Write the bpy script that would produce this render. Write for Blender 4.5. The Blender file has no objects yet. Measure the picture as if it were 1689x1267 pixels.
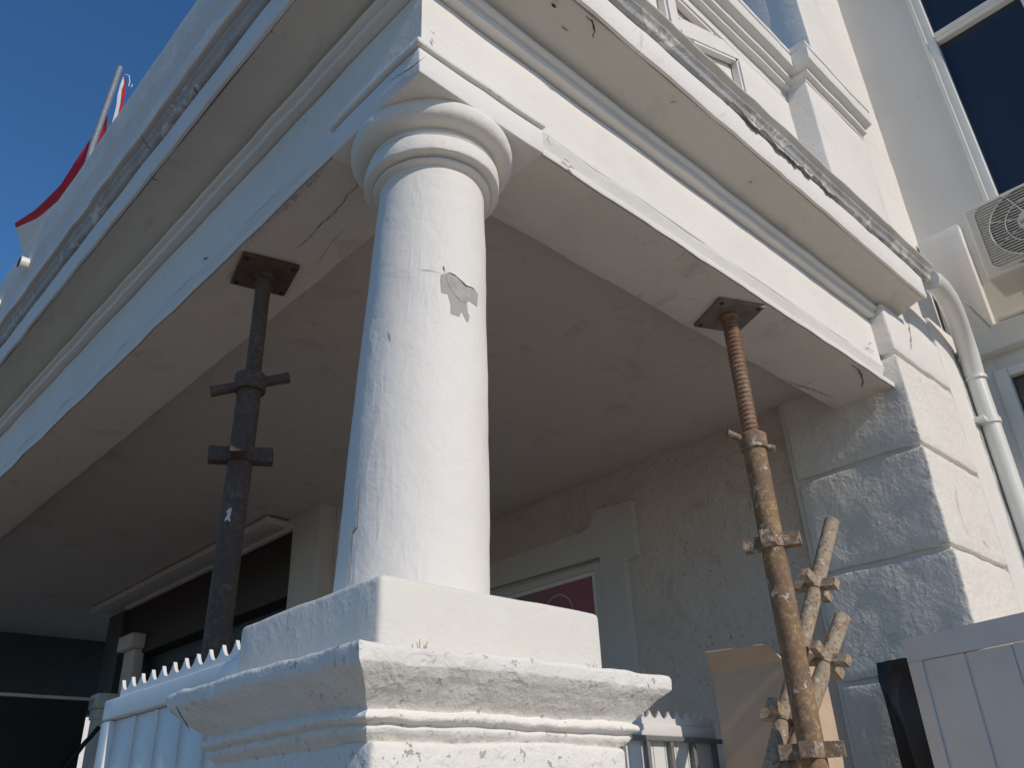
import bpy, math, random
from mathutils import Vector, Matrix, noise
random.seed(7)
SC = bpy.context.scene
S = 1.5                      # metres per layout unit (soffit height above the eye = 1 unit)
EYE = 1.6
FL = 1377.322                # focal length in pixels of a 1689 px wide picture
R = ((0.7249, -0.6876, -0.0413), (0.2937, 0.3627, -0.8844), (0.6231, 0.6290, 0.4649))
GZ = -EYE / S                # ground level in layout units

# ------------------------------------------------------------------ camera
def ortho():
    r0 = Vector(R[0]).normalized(); r2 = Vector(R[2]); r2 = (r2 - r0 * r0.dot(r2)).normalized(); r1 = r2.cross(r0)
    return r0, r1, r2
r0, r1, r2 = ortho()
cam = bpy.data.cameras.new('camera'); camo = bpy.data.objects.new('camera', cam); SC.collection.objects.link(camo)
cam.sensor_width = 36; cam.lens = 36 * FL / 1689; cam.clip_end = 3000; cam.clip_start = 0.05
m = Matrix((( r0.x, -r1.x, -r2.x, 0), (r0.y, -r1.y, -r2.y, 0), (r0.z, -r1.z, -r2.z, EYE), (0, 0, 0, 1)))
camo.matrix_world = m
SC.camera = camo
# ------------------------------------------------------------------ light
SUN_AZ, SUN_EL = math.radians(268.1), math.radians(33.0)
sd = Vector((math.cos(SUN_AZ) * math.cos(SUN_EL), math.sin(SUN_AZ) * math.cos(SUN_EL), math.sin(SUN_EL)))
sun = bpy.data.lights.new('sun', 'SUN'); sun.energy = 2.62; sun.angle = math.radians(0.5); sun.color = (1.0, 0.885, 0.755)
so = bpy.data.objects.new('sun', sun); SC.collection.objects.link(so); so.rotation_euler = sd.to_track_quat('Z', 'Y').to_euler()
so.location = (0, -20, 30)
w = bpy.data.worlds.new('World'); SC.world = w; w.use_nodes = True
nt = w.node_tree; bg = nt.nodes['Background']; sky = nt.nodes.new('ShaderNodeTexSky'); sky.sky_type = 'NISHITA'
sky.sun_disc = False; sky.sun_elevation = SUN_EL; sky.sun_rotation = math.pi / 2 - SUN_AZ
sky.air_density = 1.3; sky.dust_density = 0.0; sky.ozone_density = 9.0
hs = nt.nodes.new('ShaderNodeHueSaturation'); hs.inputs['Saturation'].default_value = 1.08
nt.links.new(sky.outputs[0], hs.inputs['Color']); nt.links.new(hs.outputs[0], bg.inputs[0]); bg.inputs[1].default_value = 0.098
SC.view_settings.view_transform = 'Standard'; SC.view_settings.look = 'None'; SC.view_settings.gamma = 1
SC.view_settings.exposure = 0.10; SC.view_settings.use_curve_mapping = False

# ------------------------------------------------------------------ materials
def srgb(r, g, b):
    f = lambda c: (c / 255 / 12.92) if c / 255 <= .04045 else ((c / 255 + .055) / 1.055) ** 2.4
    return (f(r), f(g), f(b), 1)
def N(t, ty, **k):
    n = t.nodes.new(ty)
    for a, b in k.items():
        if a.startswith('i_'): n.inputs[a[2:].replace('_', ' ')].default_value = b
        else: setattr(n, a, b)
    return n
def noise_tex(t, co, scale, detail=4, rough=.55, dist=0):
    n = N(t, 'ShaderNodeTexNoise'); n.inputs['Scale'].default_value = scale; n.inputs['Detail'].default_value = detail
    n.inputs['Roughness'].default_value = rough; n.inputs['Distortion'].default_value = dist
    t.links.new(co, n.inputs['Vector']); return n.outputs['Fac']
def ramp(t, fac, a, b, ca=(0, 0, 0, 1), cb=(1, 1, 1, 1)):
    n = N(t, 'ShaderNodeValToRGB'); n.color_ramp.elements[0].position = a; n.color_ramp.elements[1].position = b
    n.color_ramp.elements[0].color = ca; n.color_ramp.elements[1].color = cb
    t.links.new(fac, n.inputs[0]); return n.outputs[0]
def mix(t, fac, a, b):
    n = N(t, 'ShaderNodeMix', data_type='RGBA')
    if hasattr(fac, 'links') or hasattr(fac, 'is_linked'): t.links.new(fac, n.inputs[0])
    else: n.inputs[0].default_value = fac
    for v, i in ((a, 6), (b, 7)):
        if isinstance(v, tuple): n.inputs[i].default_value = v
        else: t.links.new(v, n.inputs[i])
    return n.outputs[2]
def new_mat(name):
    m = bpy.data.materials.new(name); m.use_nodes = True; t = m.node_tree
    co = N(t, 'ShaderNodeTexCoord').outputs['Object']
    return m, t, t.nodes['Principled BSDF'], co
def add_bump(t, b, layers):
    prev = None
    for h, strength, dist in layers:
        n = N(t, 'ShaderNodeBump'); n.inputs['Strength'].default_value = strength; n.inputs['Distance'].default_value = dist
        t.links.new(h, n.inputs['Height'])
        if prev: t.links.new(prev, n.inputs['Normal'])
        prev = n.outputs[0]
    t.links.new(prev, b.inputs['Normal'])
def plaster(name, base, stain, relief=1.0, speck=0.0, sps=42, spa=.8, rough=.75, streak=False, dirt=.35, fine=90, speckcol=(.12, .10, .08, 1), pit=False):
    m, t, b, co = new_mat(name)
    big = ramp(t, noise_tex(t, co, 2.2, 6, .6, .4), .38, .78)
    c = mix(t, big, base, tuple(x * .93 for x in base[:3]) + (1,))
    st = ramp(t, noise_tex(t, co, 5.0, 8, .68, .8), .56, .80)
    mul = N(t, 'ShaderNodeMath', operation='MULTIPLY'); t.links.new(st, mul.inputs[0]); mul.inputs[1].default_value = dirt
    c = mix(t, mul.outputs[0], c, stain)
    sp = ramp(t, noise_tex(t, co, sps, 4, .55), .715 - speck * .1, .735 - speck * .1)
    ar = ramp(t, noise_tex(t, co, 3.1, 3, .5), .45 - speck * .12, .62)
    ml = N(t, 'ShaderNodeMath', operation='MULTIPLY'); t.links.new(sp, ml.inputs[0]); t.links.new(ar, ml.inputs[1])
    m2 = N(t, 'ShaderNodeMath', operation='MULTIPLY'); t.links.new(ml.outputs[0], m2.inputs[0]); m2.inputs[1].default_value = spa
    c = mix(t, m2.outputs[0], c, speckcol)
    t.links.new(c, b.inputs['Base Color']); b.inputs['Roughness'].default_value = rough
    b.inputs['Specular IOR Level'].default_value = .35
    mp = N(t, 'ShaderNodeMapping'); t.links.new(co, mp.inputs[0]); mp.inputs['Scale'].default_value = (1, 1, .22) if streak else (1, 1, 1)
    l = [(noise_tex(t, mp.outputs[0], fine, 4, .6), .16 * relief, .004), (noise_tex(t, co, 14, 5, .62, .3), .35 * relief, .012),
         (ramp(t, noise_tex(t, mp.outputs[0], 32, 2, .5), .60, .72), .22 * relief, .003)]
    if pit: l.append((sp, -.9, .004))
    add_bump(t, b, l)
    return m
WHITE = (.79, .765, .72, 1)
m_white = plaster('white_painted_plaster', WHITE, (.58, .555, .51, 1), dirt=.4)
m_col = plaster('white_brushed_paint', (.785, .755, .70, 1), (.66, .63, .57, 1), relief=.9, streak=True, dirt=.25, fine=60)
m_plinth = plaster('white_plinth_paint', (.73, .70, .63, 1), (.60, .56, .50, 1), relief=1.2, dirt=.3, fine=60)
m_lump = plaster('white_lumpy_paint', (.79, .765, .71, 1), (.48, .46, .42, 1), relief=2.4, speck=.75, sps=70, spa=.7, dirt=.5, fine=70, speckcol=(.22, .20, .17, 1))
m_soffit = plaster('cream_soffit_paint', (.74, .69, .62, 1), (.42, .36, .30, 1), relief=1.3, dirt=.8)
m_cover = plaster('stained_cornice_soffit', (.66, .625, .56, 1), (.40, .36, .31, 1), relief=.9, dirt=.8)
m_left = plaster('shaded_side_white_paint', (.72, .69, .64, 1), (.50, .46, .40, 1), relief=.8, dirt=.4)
m_block = plaster('rough_trowelled_plaster', (.79, .75, .68, 1), (.60, .56, .50, 1), relief=2.8, dirt=.4, fine=45)
m_rough = plaster('speckled_roughcast', (.68, .585, .50, 1), (.38, .30, .24, 1), relief=3.6, speck=.9, sps=60, spa=.5, dirt=.9, fine=50, speckcol=(.16, .09, .05, 1), pit=True)
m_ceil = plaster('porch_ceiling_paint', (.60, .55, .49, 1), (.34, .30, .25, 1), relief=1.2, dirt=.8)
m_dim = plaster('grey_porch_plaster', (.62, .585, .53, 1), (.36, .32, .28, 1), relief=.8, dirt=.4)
m_wing = plaster('cool_grey_wall_paint', (.72, .70, .65, 1), (.58, .55, .48, 1), relief=.5, dirt=.2)
m_road = plaster('dusty_road', (.19, .165, .13, 1), (.12, .105, .09, 1), relief=2, dirt=.5)
m_darkpave = plaster('low_bounce_paving', (.075, .07, .062, 1), (.05, .045, .04, 1), relief=1, dirt=.5)  # dark so that the unseen ground returns little light
m_floor = plaster('terracotta_floor', (.42, .33, .26, 1), (.28, .22, .17, 1), relief=1, dirt=.5)

def flat(name, col, rough=.5, metal=0, spec=.5, bump=0, var=.12, scale=30):
    m, t, b, co = new_mat(name)
    f = ramp(t, noise_tex(t, co, scale, 5, .6), .35, .75)
    c = mix(t, f, col, tuple(x * (1 - var * 2) for x in col[:3]) + (1,))
    t.links.new(c, b.inputs['Base Color']); b.inputs['Roughness'].default_value = rough; b.inputs['Metallic'].default_value = metal
    b.inputs['Specular IOR Level'].default_value = spec
    if bump: add_bump(t, b, [(noise_tex(t, co, scale * 2, 4, .6), bump, .003)])
    return m
m_gatewhite = flat('white_gloss_metal', (.78, .78, .76, 1), .38, bump=.08, var=.03)
m_gategrey = flat('pale_grey_metal_sheet', (.68, .69, .69, 1), .42, bump=.06, var=.05, scale=8)
m_bar = flat('grey_shade_bar', (.20, .21, .21, 1), .5)  # shade on the railing's bars put into the colour as grey
m_pvc = flat('white_plastic_pipe', (.78, .77, .72, 1), .35, var=.04, scale=6)
m_ac = flat('cream_enamel', (.62, .59, .52, 1), .45, var=.05, scale=10)
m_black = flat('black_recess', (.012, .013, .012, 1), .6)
m_dark = flat('dark_brown_timber', (.028, .018, .013, 1), .55, bump=.3)
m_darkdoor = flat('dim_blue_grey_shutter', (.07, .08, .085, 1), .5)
m_card = flat('brown_cardboard', (.60, .455, .33, 1), .85, bump=.1, var=.08, scale=12)
m_cardin = flat('dark_cardboard_edge', (.16, .10, .065, 1), .9)
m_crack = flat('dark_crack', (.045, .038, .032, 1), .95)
m_hair = flat('faint_hairline_crack', (.16, .14, .12, 1), .95)
m_peel = flat('bare_grey_cement', (.44, .43, .41, 1), .9, bump=.8, var=.15, scale=40)
m_peel2 = flat('smooth_grey_undercoat', (.40, .39, .365, 1), .8, var=.04, scale=20)
m_flake = flat('curled_paint_flake', (.74, .73, .69, 1), .6)
m_galv = flat('galvanised_steel', (.24, .27, .31, 1), .6, metal=.1, bump=.15, var=.2, scale=50)
m_red = flat('red_cloth', (.52, .02, .05, 1), .8, var=.1)
m_wcloth = flat('white_cloth', (.74, .75, .76, 1), .8, var=.05)
m_redprint = None
m_text = flat('dark_print', (.06, .05, .05, 1), .6)
m_slat = flat('pale_grille_plastic', (.66, .63, .55, 1), .5)
m_grass = flat('dry_weed', (.16, .13, .06, 1), .9)
m_fplate = flat('dull_steel_plate', (.27, .235, .205, 1), .55, metal=.25, bump=.3, var=.25, scale=14)
m_dplate = flat('dark_rusty_plate', (.15, .105, .08, 1), .7, bump=.5, var=.35, scale=16)
m_ground = plaster('street_paving', (.58, .50, .40, 1), (.24, .22, .2, 1), relief=1, dirt=.6)

def rusty(name, a, b_, c_, k=19, white=.62):
    m, t, b, co = new_mat(name)
    f = ramp(t, noise_tex(t, co, 26, 8, .7, .5), .36, .66)
    c = mix(t, f, a, b_)
    f2 = ramp(t, noise_tex(t, co, 70, 6, .7), .5, .62)
    c = mix(t, f2, c, c_)
    f4 = ramp(t, noise_tex(t, co, 8, 5, .6, .4), .44, .60)
    c = mix(t, f4, c, mix(t, .55, c, b_))
    f3 = ramp(t, noise_tex(t, co, k, 8, .75, .6), white, white + .03)
    c = mix(t, f3, c, (.60, .55, .48, 1))
    t.links.new(c, b.inputs['Base Color']); b.inputs['Roughness'].default_value = .8
    add_bump(t, b, [(noise_tex(t, co, 130, 5, .6), .5, .002), (f3, .5, .0012)])
    return m
m_rusty = rusty('rusty_yellow_steel', (.32, .20, .085, 1), (.17, .105, .07, 1), (.40, .29, .17, 1), white=.60)
m_scaf = rusty('mortar_spattered_steel', (.47, .40, .29, 1), (.33, .245, .165, 1), (.20, .12, .07, 1), k=48, white=.57)
m_thread = rusty('rusty_screw_thread', (.30, .19, .12, 1), (.21, .10, .055, 1), (.34, .27, .20, 1), white=.75)
m_dprop = rusty('dark_brown_prop_steel', (.13, .085, .058, 1), (.085, .058, .043, 1), (.19, .12, .08, 1), white=.70)
m_lug = rusty('chipped_lug_paint', (.29, .20, .12, 1), (.17, .11, .075, 1), (.44, .36, .27, 1), k=34, white=.56)

def gutter_mat():
    m, t, b, co = new_mat('weathered_grey_flashing')
    f = ramp(t, noise_tex(t, co, 5.5, 10, .75, 1.2), .53, .56)
    c = mix(t, ramp(t, noise_tex(t, co, 9, 6, .6), .35, .7), (.48, .48, .475, 1), (.36, .36, .36, 1))
    c = mix(t, f, c, (.68, .67, .63, 1))
    t.links.new(c, b.inputs['Base Color']); b.inputs['Roughness'].default_value = .6
    add_bump(t, b, [(f, .6, .003), (noise_tex(t, co, 9, 6, .6), .7, .02)])
    return m
m_gutter = gutter_mat()
def glass_mat(name, col, rough=.03):
    m, t, b, co = new_mat(name)
    b.inputs['Base Color'].default_value = col; b.inputs['Roughness'].default_value = rough; b.inputs['Specular IOR Level'].default_value = .5
    return m
m_glass = glass_mat('dark_window_glass', (.022, .032, .048, 1))
m_glass2 = glass_mat('dusty_window_glass', (.05, .055, .052, 1), .06)
def poster_mat():
    m, t, b, co = new_mat('maroon_poster_print')
    sx = N(t, 'ShaderNodeSeparateXYZ'); t.links.new(co, sx.inputs[0])
    f = N(t, 'ShaderNodeMapRange'); t.links.new(sx.outputs['Y'], f.inputs[0])
    f.inputs[1].default_value = .1; f.inputs[2].default_value = .55
    c = mix(t, f.outputs[0], (.34, .10, .14, 1), (.20, .17, .18, 1))
    t.links.new(c, b.inputs['Base Color']); b.inputs['Roughness'].default_value = .35
    return m
m_poster = poster_mat()
m_posterpale = flat('pale_poster_ink', (.62, .56, .56, 1), .5)

# ------------------------------------------------------------------ mesh helpers (layout units, world positions)
ORI = {}
KS = 1.0                     # the wing is measured at 2.8 units and stands at 3.0
WING = 3.0 / 2.8
def P(p): return Vector((p[0] * S * KS, p[1] * S * KS, p[2] * S * KS + EYE))
def thing(name, label, cat, base=(0, 0, 0), group=None):
    o = bpy.data.objects.new(name, None); SC.collection.objects.link(o)
    o.empty_display_size = .1; o.location = P(base); ORI[o] = P(base)
    o['label'] = label; o['category'] = cat
    if group: o['group'] = group
    return o
def obj(name, vf, mat, parent=None, label=None, cat=None, group=None, kind=None, base=None, ang=34, smooth=True):
    vs, fs = vf
    org = ORI[parent] if parent else P(base if base else (0, 0, 0))
    me = bpy.data.meshes.new(name)
    me.from_pydata([tuple(P(v) - org) for v in vs], [], fs); me.materials.append(mat)
    if smooth:
        me.polygons.foreach_set('use_smooth', [True] * len(me.polygons)); me.set_sharp_from_angle(angle=math.radians(ang))
    me.update()
    o = bpy.data.objects.new(name, me); SC.collection.objects.link(o)
    if parent: o.parent = parent
    else: o.location = org
    ORI[o] = org
    if label: o['label'] = label
    if cat: o['category'] = cat
    if group: o['group'] = group
    if kind: o['kind'] = kind
    return o
def wob(v, a, f, s=0):
    n = noise.noise_vector(Vector((v[0] * f + s, v[1] * f - s, v[2] * f + 2 * s)))
    return (v[0] + a * n.x, v[1] + a * n.y, v[2] + a * n.z)
def wobm(vf, a=.0022, f=9, a2=.0008, f2=45):
    vs = [wob(wob(v, a, f), a2, f2, 5) for v in vf[0]]
    return vs, vf[1]
def join(*ms):
    V, F = [], []
    for v, f in ms:
        k = len(V); V += list(v); F += [tuple(i + k for i in q) for q in f]
    return V, F
def box(x0, x1, y0, y1, z0, z1, r=.004, seg=.06, n=2):
    """rounded box with a grid fine enough to be made uneven"""
    lo = (min(x0, x1), min(y0, y1), min(z0, z1)); hi = (max(x0, x1), max(y0, y1), max(z0, z1))
    ax = []
    for a, b in zip(lo, hi):
        rr = min(r, (b - a) * .45); inner0, inner1 = a + rr, b - rr
        k = max(1, int((inner1 - inner0) / seg))
        c = [a + rr * (1 - math.cos(math.pi / 2 * i / n)) for i in range(n)] if rr > 0 else []
        c += [inner0 + (inner1 - inner0) * i / k for i in range(k + 1)]
        c += [inner1 + rr * math.sin(math.pi / 2 * i / n) for i in range(1, n + 1)] if rr > 0 else []
        ax.append(c)
    V, F, key = [], [], {}
    def vid(p):
        kk = tuple(round(c, 6) for c in p)
        if kk not in key:
            q = [min(max(p[i], lo[i] + min(r, (hi[i] - lo[i]) * .45)), hi[i] - min(r, (hi[i] - lo[i]) * .45)) for i in range(3)]
            d = Vector([p[i] - q[i] for i in range(3)])
            out = p
            if d.length > 1e-9:
                rr = min(r, min(hi[i] - lo[i] for i in range(3)) * .45)
                mx = max(abs(d.x), abs(d.y), abs(d.z))
                out = tuple(Vector(q) + d.normalized() * rr) if sum(1 for c in d if abs(c) > 1e-9) > 1 else p
            key[kk] = len(V); V.append(out)
        return key[kk]
    for a in range(3):
        b, c = (a + 1) % 3, (a + 2) % 3
        for side, val in ((0, ax[a][0]), (1, ax[a][-1])):
            for i in range(len(ax[b]) - 1):
                for j in range(len(ax[c]) - 1):
                    q = []
                    for di, dj in ((0, 0), (1, 0), (1, 1), (0, 1)):
                        p = [0, 0, 0]; p[a] = val; p[b] = ax[b][i + di]; p[c] = ax[c][j + dj]; q.append(vid(tuple(p)))
                    F.append(tuple(q) if side else tuple(reversed(q)))
    return V, F
def sbox(x0, x1, y0, y1, z0, z1):
    V = [(x, y, z) for x in (x0, x1) for y in (y0, y1) for z in (z0, z1)]
    F = [(0, 1, 3, 2), (4, 6, 7, 5), (0, 4, 5, 1), (2, 3, 7, 6), (0, 2, 6, 4), (1, 5, 7, 3)]
    return V, F
def obox(c, ax, ay, az):
    """box from a centre and three half vectors"""
    c = Vector(c); V = []
    for i in (-1, 1):
        for j in (-1, 1):
            for k in (-1, 1): V.append(tuple(c + Vector(ax) * i + Vector(ay) * j + Vector(az) * k))
    return V, [(0, 1, 3, 2), (4, 6, 7, 5), (0, 4, 5, 1), (2, 3, 7, 6), (0, 2, 6, 4), (1, 5, 7, 3)]
def tube(pts, r, n=20, caps=True, hollow=0):
    pts = [Vector(p) for p in pts]; rs = r if isinstance(r, (list, tuple)) else [r] * len(pts)
    V, F = [], []; prev = None
    for i, p in enumerate(pts):
        d = (pts[min(i + 1, len(pts) - 1)] - pts[max(i - 1, 0)]).normalized()
        if prev is None: u = d.orthogonal().normalized()
        else: u = (prev - d * prev.dot(d)).normalized()
        prev = u; v = d.cross(u)
        for k in range(n):
            a = 2 * math.pi * k / n; V.append(tuple(p + (u * math.cos(a) + v * math.sin(a)) * rs[i]))
    for i in range(len(pts) - 1):
        for k in range(n): F.append((i * n + k, i * n + (k + 1) % n, (i + 1) * n + (k + 1) % n, (i + 1) * n + k))
    if caps: F += [tuple(reversed(range(n))), tuple(range((len(pts) - 1) * n, len(pts) * n))]
    return V, F
def lathe(prof, axis, n=72):
    """prof: (r, z); axis(z)->(x, y)"""
    V, F = [], []
    for r, z in prof:
        x, y = axis(z)
        for k in range(n):
            a = 2 * math.pi * k / n; V.append((x + r * math.cos(a), y + r * math.sin(a), z))
    for i in range(len(prof) - 1):
        for k in range(n): F.append((i * n + k, i * n + (k + 1) % n, (i + 1) * n + (k + 1) % n, (i + 1) * n + k))
    F += [tuple(reversed(range(n))), tuple(range((len(prof) - 1) * n, len(prof) * n))]
    return V, F
def soften(prof, r=.004, closed=False):
    out = []; n = len(prof)
    for i, p in enumerate(prof):
        if not closed and i in (0, n - 1): out.append(p); continue
        a, b = Vector(prof[i - 1]), Vector(prof[(i + 1) % n]); q = Vector(p)
        da, db = (a - q), (b - q); ra = min(r, da.length * .4); rb = min(r, db.length * .4)
        p1 = q + da.normalized() * ra; p2 = q + db.normalized() * rb
        mid = (p1 + p2) * .25 + q * .5
        out += [tuple(p1), tuple(mid), tuple(p2)]
    return out
def subdiv(prof, mx=.035, closed=False):
    out = []; n = len(prof)
    for i in range(n if closed else n - 1):
        a, b = Vector(prof[i]), Vector(prof[(i + 1) % n]); k = max(1, int((b - a).length / mx))
        for j in range(k): out.append(tuple(a + (b - a) * j / k))
    if not closed: out.append(prof[-1])
    return out
XF, YF = .542, .714                       # outer faces of the two beams
def lsweep(prof, xe=2.165, ye=5.6, closed=True, r=.004, step=.03, arms='rl'):
    """profile (outward offset, height) swept along the right front (towards +X) and the left front (towards +Y), mitred at the corner"""
    pr = subdiv(soften(prof, r, closed), .035, closed); n = len(pr); V, F = [], []
    k1 = int((xe - XF) / step); st = [('r', 1 - i / k1) for i in range(k1 + 1)]
    y, ts = 0, []
    while y < 1: ts.append(y); y += (.035 + .06 * y) / 5
    if 'l' in arms: st = (st if 'r' in arms else [('l', 0)]) + [('l', t) for t in ts[1:]] + [('l', 1.0)]
    for arm, t in st:
        for o, z in pr:
            if arm == 'r': V.append((XF - o + t * (xe - (XF - o)), YF - o, z))
            else: V.append((XF - o, YF - o + t * (ye - (YF - o)), z))
    m = len(st)
    for i in range(m - 1):
        for k in range(n if closed else n - 1):
            a, b = i * n + k, i * n + (k + 1) % n; F.append((a, b, b + n, a + n))
    if closed: F += [tuple(range(n)), tuple(reversed(range((m - 1) * n, m * n)))]
    return V, F
def ringsweep(cx, cy, hx, hy, prof, r=.003, step=.02):
    pr = subdiv(soften(prof, r), .03); V, F = [], []; n = len(pr); st = []
    sides = (((-1, -1), (1, -1)), ((1, -1), (1, 1)), ((1, 1), (-1, 1)), ((-1, 1), (-1, -1)))
    for (a, b) in sides:
        L = 2 * (hx if a[1] == b[1] else hy); k = int(L / step)
        for i in range(k):
            t = i / k; st.append((a[0] + (b[0] - a[0]) * t, a[1] + (b[1] - a[1]) * t))
    for sx, sy in st:
        for o, z in pr: V.append((cx + sx * (hx + o), cy + sy * (hy + o), z))
    m = len(st)
    for i in range(m):
        for k in range(n - 1):
            a = i * n + k; b = ((i + 1) % m) * n + k; F.append((a, a + 1, b + 1, b))
    F.append(tuple(i * n for i in range(m))); F.append(tuple(reversed([i * n + n - 1 for i in range(m)])))
    return V, F
def ray(px, py):
    dx, dy = (px - 844.5) / FL, (py - 633.5) / FL
    return r0 * dx + r1 * dy + r2
def at(px, py, X=None, Y=None, Z=None):
    d = ray(px, py)
    k = X / d.x if X is not None else Y / d.y if Y is not None else Z / d.z
    return d * k
def ribbon(pts, nrm, w=.0012, jag=.4):
    """thin crack along points lying on a surface with normal nrm"""
    nrm = Vector(nrm); pts = [Vector(p) for p in pts]; fine = []
    for a, b in zip(pts[:-1], pts[1:]):
        k = max(2, int((b - a).length / .008))
        for j in range(k): fine.append(a + (b - a) * j / k)
    fine.append(pts[-1]); V, F = [], []; n = len(fine)
    for i, p in enumerate(fine):
        d = (fine[min(i + 1, n - 1)] - fine[max(i - 1, 0)]).normalized(); s = d.cross(nrm).normalized()
        t = i / (n - 1); ww = w * (math.sin(math.pi * min(max(t, .04), .96)) ** .5) * random.uniform(.4, 1.3)
        c = p + s * random.uniform(-1, 1) * w * jag * 2.2
        V += [tuple(c - s * ww), tuple(c + s * ww)]
    F = [(2 * i, 2 * i + 1, 2 * i + 3, 2 * i + 2) for i in range(n - 1)]
    return V, F
def crack(parent, px, X=None, Y=None, Z=None, w=.0012, off=.003, mat=None, name='crack'):
    nr = (-1, 0, 0) if X is not None else (0, -1, 0) if Y is not None else (0, 0, -1)
    if X is not None: pts = [at(*q, X=X - off) for q in px]
    elif Y is not None: pts = [at(*q, Y=Y - off) for q in px]
    else: pts = [at(*q, Z=Z - off) for q in px]
    return obj(name, ribbon(pts, nr, w * .8, .55), mat or m_crack, parent, smooth=False)

# ------------------------------------------------------------------ ground (unseen, its light and dark tones set for bounce light)
def sheet(x0, x1, y0, y1, z): return [(x0, y0, z), (x1, y0, z), (x1, y1, z), (x0, y1, z)], [(0, 1, 2, 3)]
g = obj('road', sheet(-600, 600, -600, 600, GZ), m_road, kind='structure', smooth=False)
pv = obj('forecourt', sbox(-.25, 6.0, -3.2, .56, GZ - .02, GZ + .085), m_ground, kind='structure', smooth=False)
pv2 = obj('pavement', sbox(-.25, .299, .5605, 9, GZ - .02, GZ + .0845), m_darkpave, kind='structure', smooth=False)  # darkened to cut the bounce on the left ceiling
fl2 = obj('low_bounce_floor', sbox(.30, 2.19, 1.9, 5.6, GZ - .02, GZ + .16), m_darkpave, kind='structure', smooth=False, base=(.3, 1.9, GZ))  # split off the porch floor and darkened to dim the far ceiling
fl = obj('porch_floor', sbox(.30, 2.19, .561, 1.899, GZ - .02, GZ + .16), m_floor, kind='structure', smooth=False, base=(.3, .56, GZ))

# ------------------------------------------------------------------ porch roof: beams, frieze, cornice, parapet
porch = thing('porch_roof', 'white moulded porch roof and beams resting on the corner column, cracked and peeling along its edges', 'porch roof', (XF, YF, 1.0))
obj('beam', wobm(lsweep([(-.175, 1.085), (-.175, 1.0), (-.002, 1.0), (-.0035, 1.008), (-.040, 1.010), (-.042, 1.085)]), .003), m_soffit, porch)
obj('fascia', wobm(lsweep([(-.036, 1.006), (-.0010, 1.0050), (-.0005, .9992), (.0025, .9992), (.0040, 1.0130), (-.001, 1.0155), (-.0320, 1.0175), (-.0330, 1.024), (-.0120, 1.066), (-.0117, 1.070), (-.036, 1.0715)], r=.0018), .003), m_white, porch)
obj('frieze', wobm(lsweep([(-.05, 1.072), (-.0135, 1.074), (-.0150, 1.090), (-.0155, 1.224), (-.05, 1.2245)]), .0025, 6), m_white, porch)
obj('bed_moulding', wobm(lsweep([(-.04, 1.2265), (.003, 1.2275), (.005, 1.233), (.004, 1.240), (.001, 1.2435), (.013, 1.2465), (.015, 1.252), (.013, 1.259), (.004, 1.262), (-.04, 1.2645)], r=.0018), .0022), m_white, porch)
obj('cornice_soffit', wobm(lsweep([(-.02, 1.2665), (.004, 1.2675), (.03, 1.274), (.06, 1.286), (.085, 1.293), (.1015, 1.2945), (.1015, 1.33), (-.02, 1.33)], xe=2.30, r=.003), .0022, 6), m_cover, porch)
obj('cornice_band', wobm(lsweep([(.1035, 1.2915), (.1115, 1.2915), (.1125, 1.366), (.09, 1.370), (.05, 1.3705), (.05, 1.334), (.1035, 1.334)], xe=2.30, r=.003), .0026), m_white, porch)
obj('gutter_flashing', wobm(lsweep([(.055, 1.3745), (.1145, 1.3700), (.1210, 1.3730), (.1240, 1.3830), (.1315, 1.3890), (.1335, 1.3930), (.1150, 1.3950), (.055, 1.3950)], xe=2.352, r=.002), .0040, 10, .0015, 40), m_gutter, porch)
obj('gutter_back', wobm(lsweep([(.05, 1.3955), (.112, 1.3955), (.112, 1.4080), (.05, 1.4080)], xe=2.350, r=.001), .0035, 10), m_cover, porch)
obj('gutter_rim', wobm(lsweep([(.02, 1.4085), (.1405, 1.4078), (.1430, 1.4105), (.1400, 1.4155), (.02, 1.418)], xe=2.352, r=.0015), .0035, 10, .0015, 40), m_white, porch)
obj('ceiling_slab', wobm(box(.715, 2.20, .885, 5.7, 1.082, 1.22, .002, .12), .004, 5), m_ceil, porch)
obj('roof_slab', sbox(.60, 2.20, .77, 5.7, 1.23, 1.40), m_dim, porch, smooth=False)
# parapet
PY, PX = -.023, 0  # parapet face offset
para = thing('parapet', 'white parapet wall above the porch cornice with diamond relief panels and a moulded coping', 'parapet', (XF, YF, 1.42))
obj('parapet_wall', wobm(lsweep([(-.054, 1.40), (-.054, 2.03), (-.16, 2.03), (-.16, 1.40)], xe=2.16, r=.002, arms='r'), .002), m_white, para)
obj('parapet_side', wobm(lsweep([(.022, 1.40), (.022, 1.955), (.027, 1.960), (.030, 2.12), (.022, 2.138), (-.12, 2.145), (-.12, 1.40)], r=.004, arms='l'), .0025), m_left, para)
COP = [(-.16, 2.030), (-.027, 2.030), (-.008, 2.032), (-.007, 2.046), (.008, 2.049), (.009, 2.060), (.004, 2.066), (.031, 2.075), (.034, 2.118), (.028, 2.121), (.028, 2.128), (.034, 2.130), (.034, 2.146), (.020, 2.156), (-.16, 2.17)]
obj('coping', wobm(lsweep(COP, xe=2.03, r=.0025, arms='r'), .0022), m_white, para)
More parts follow.
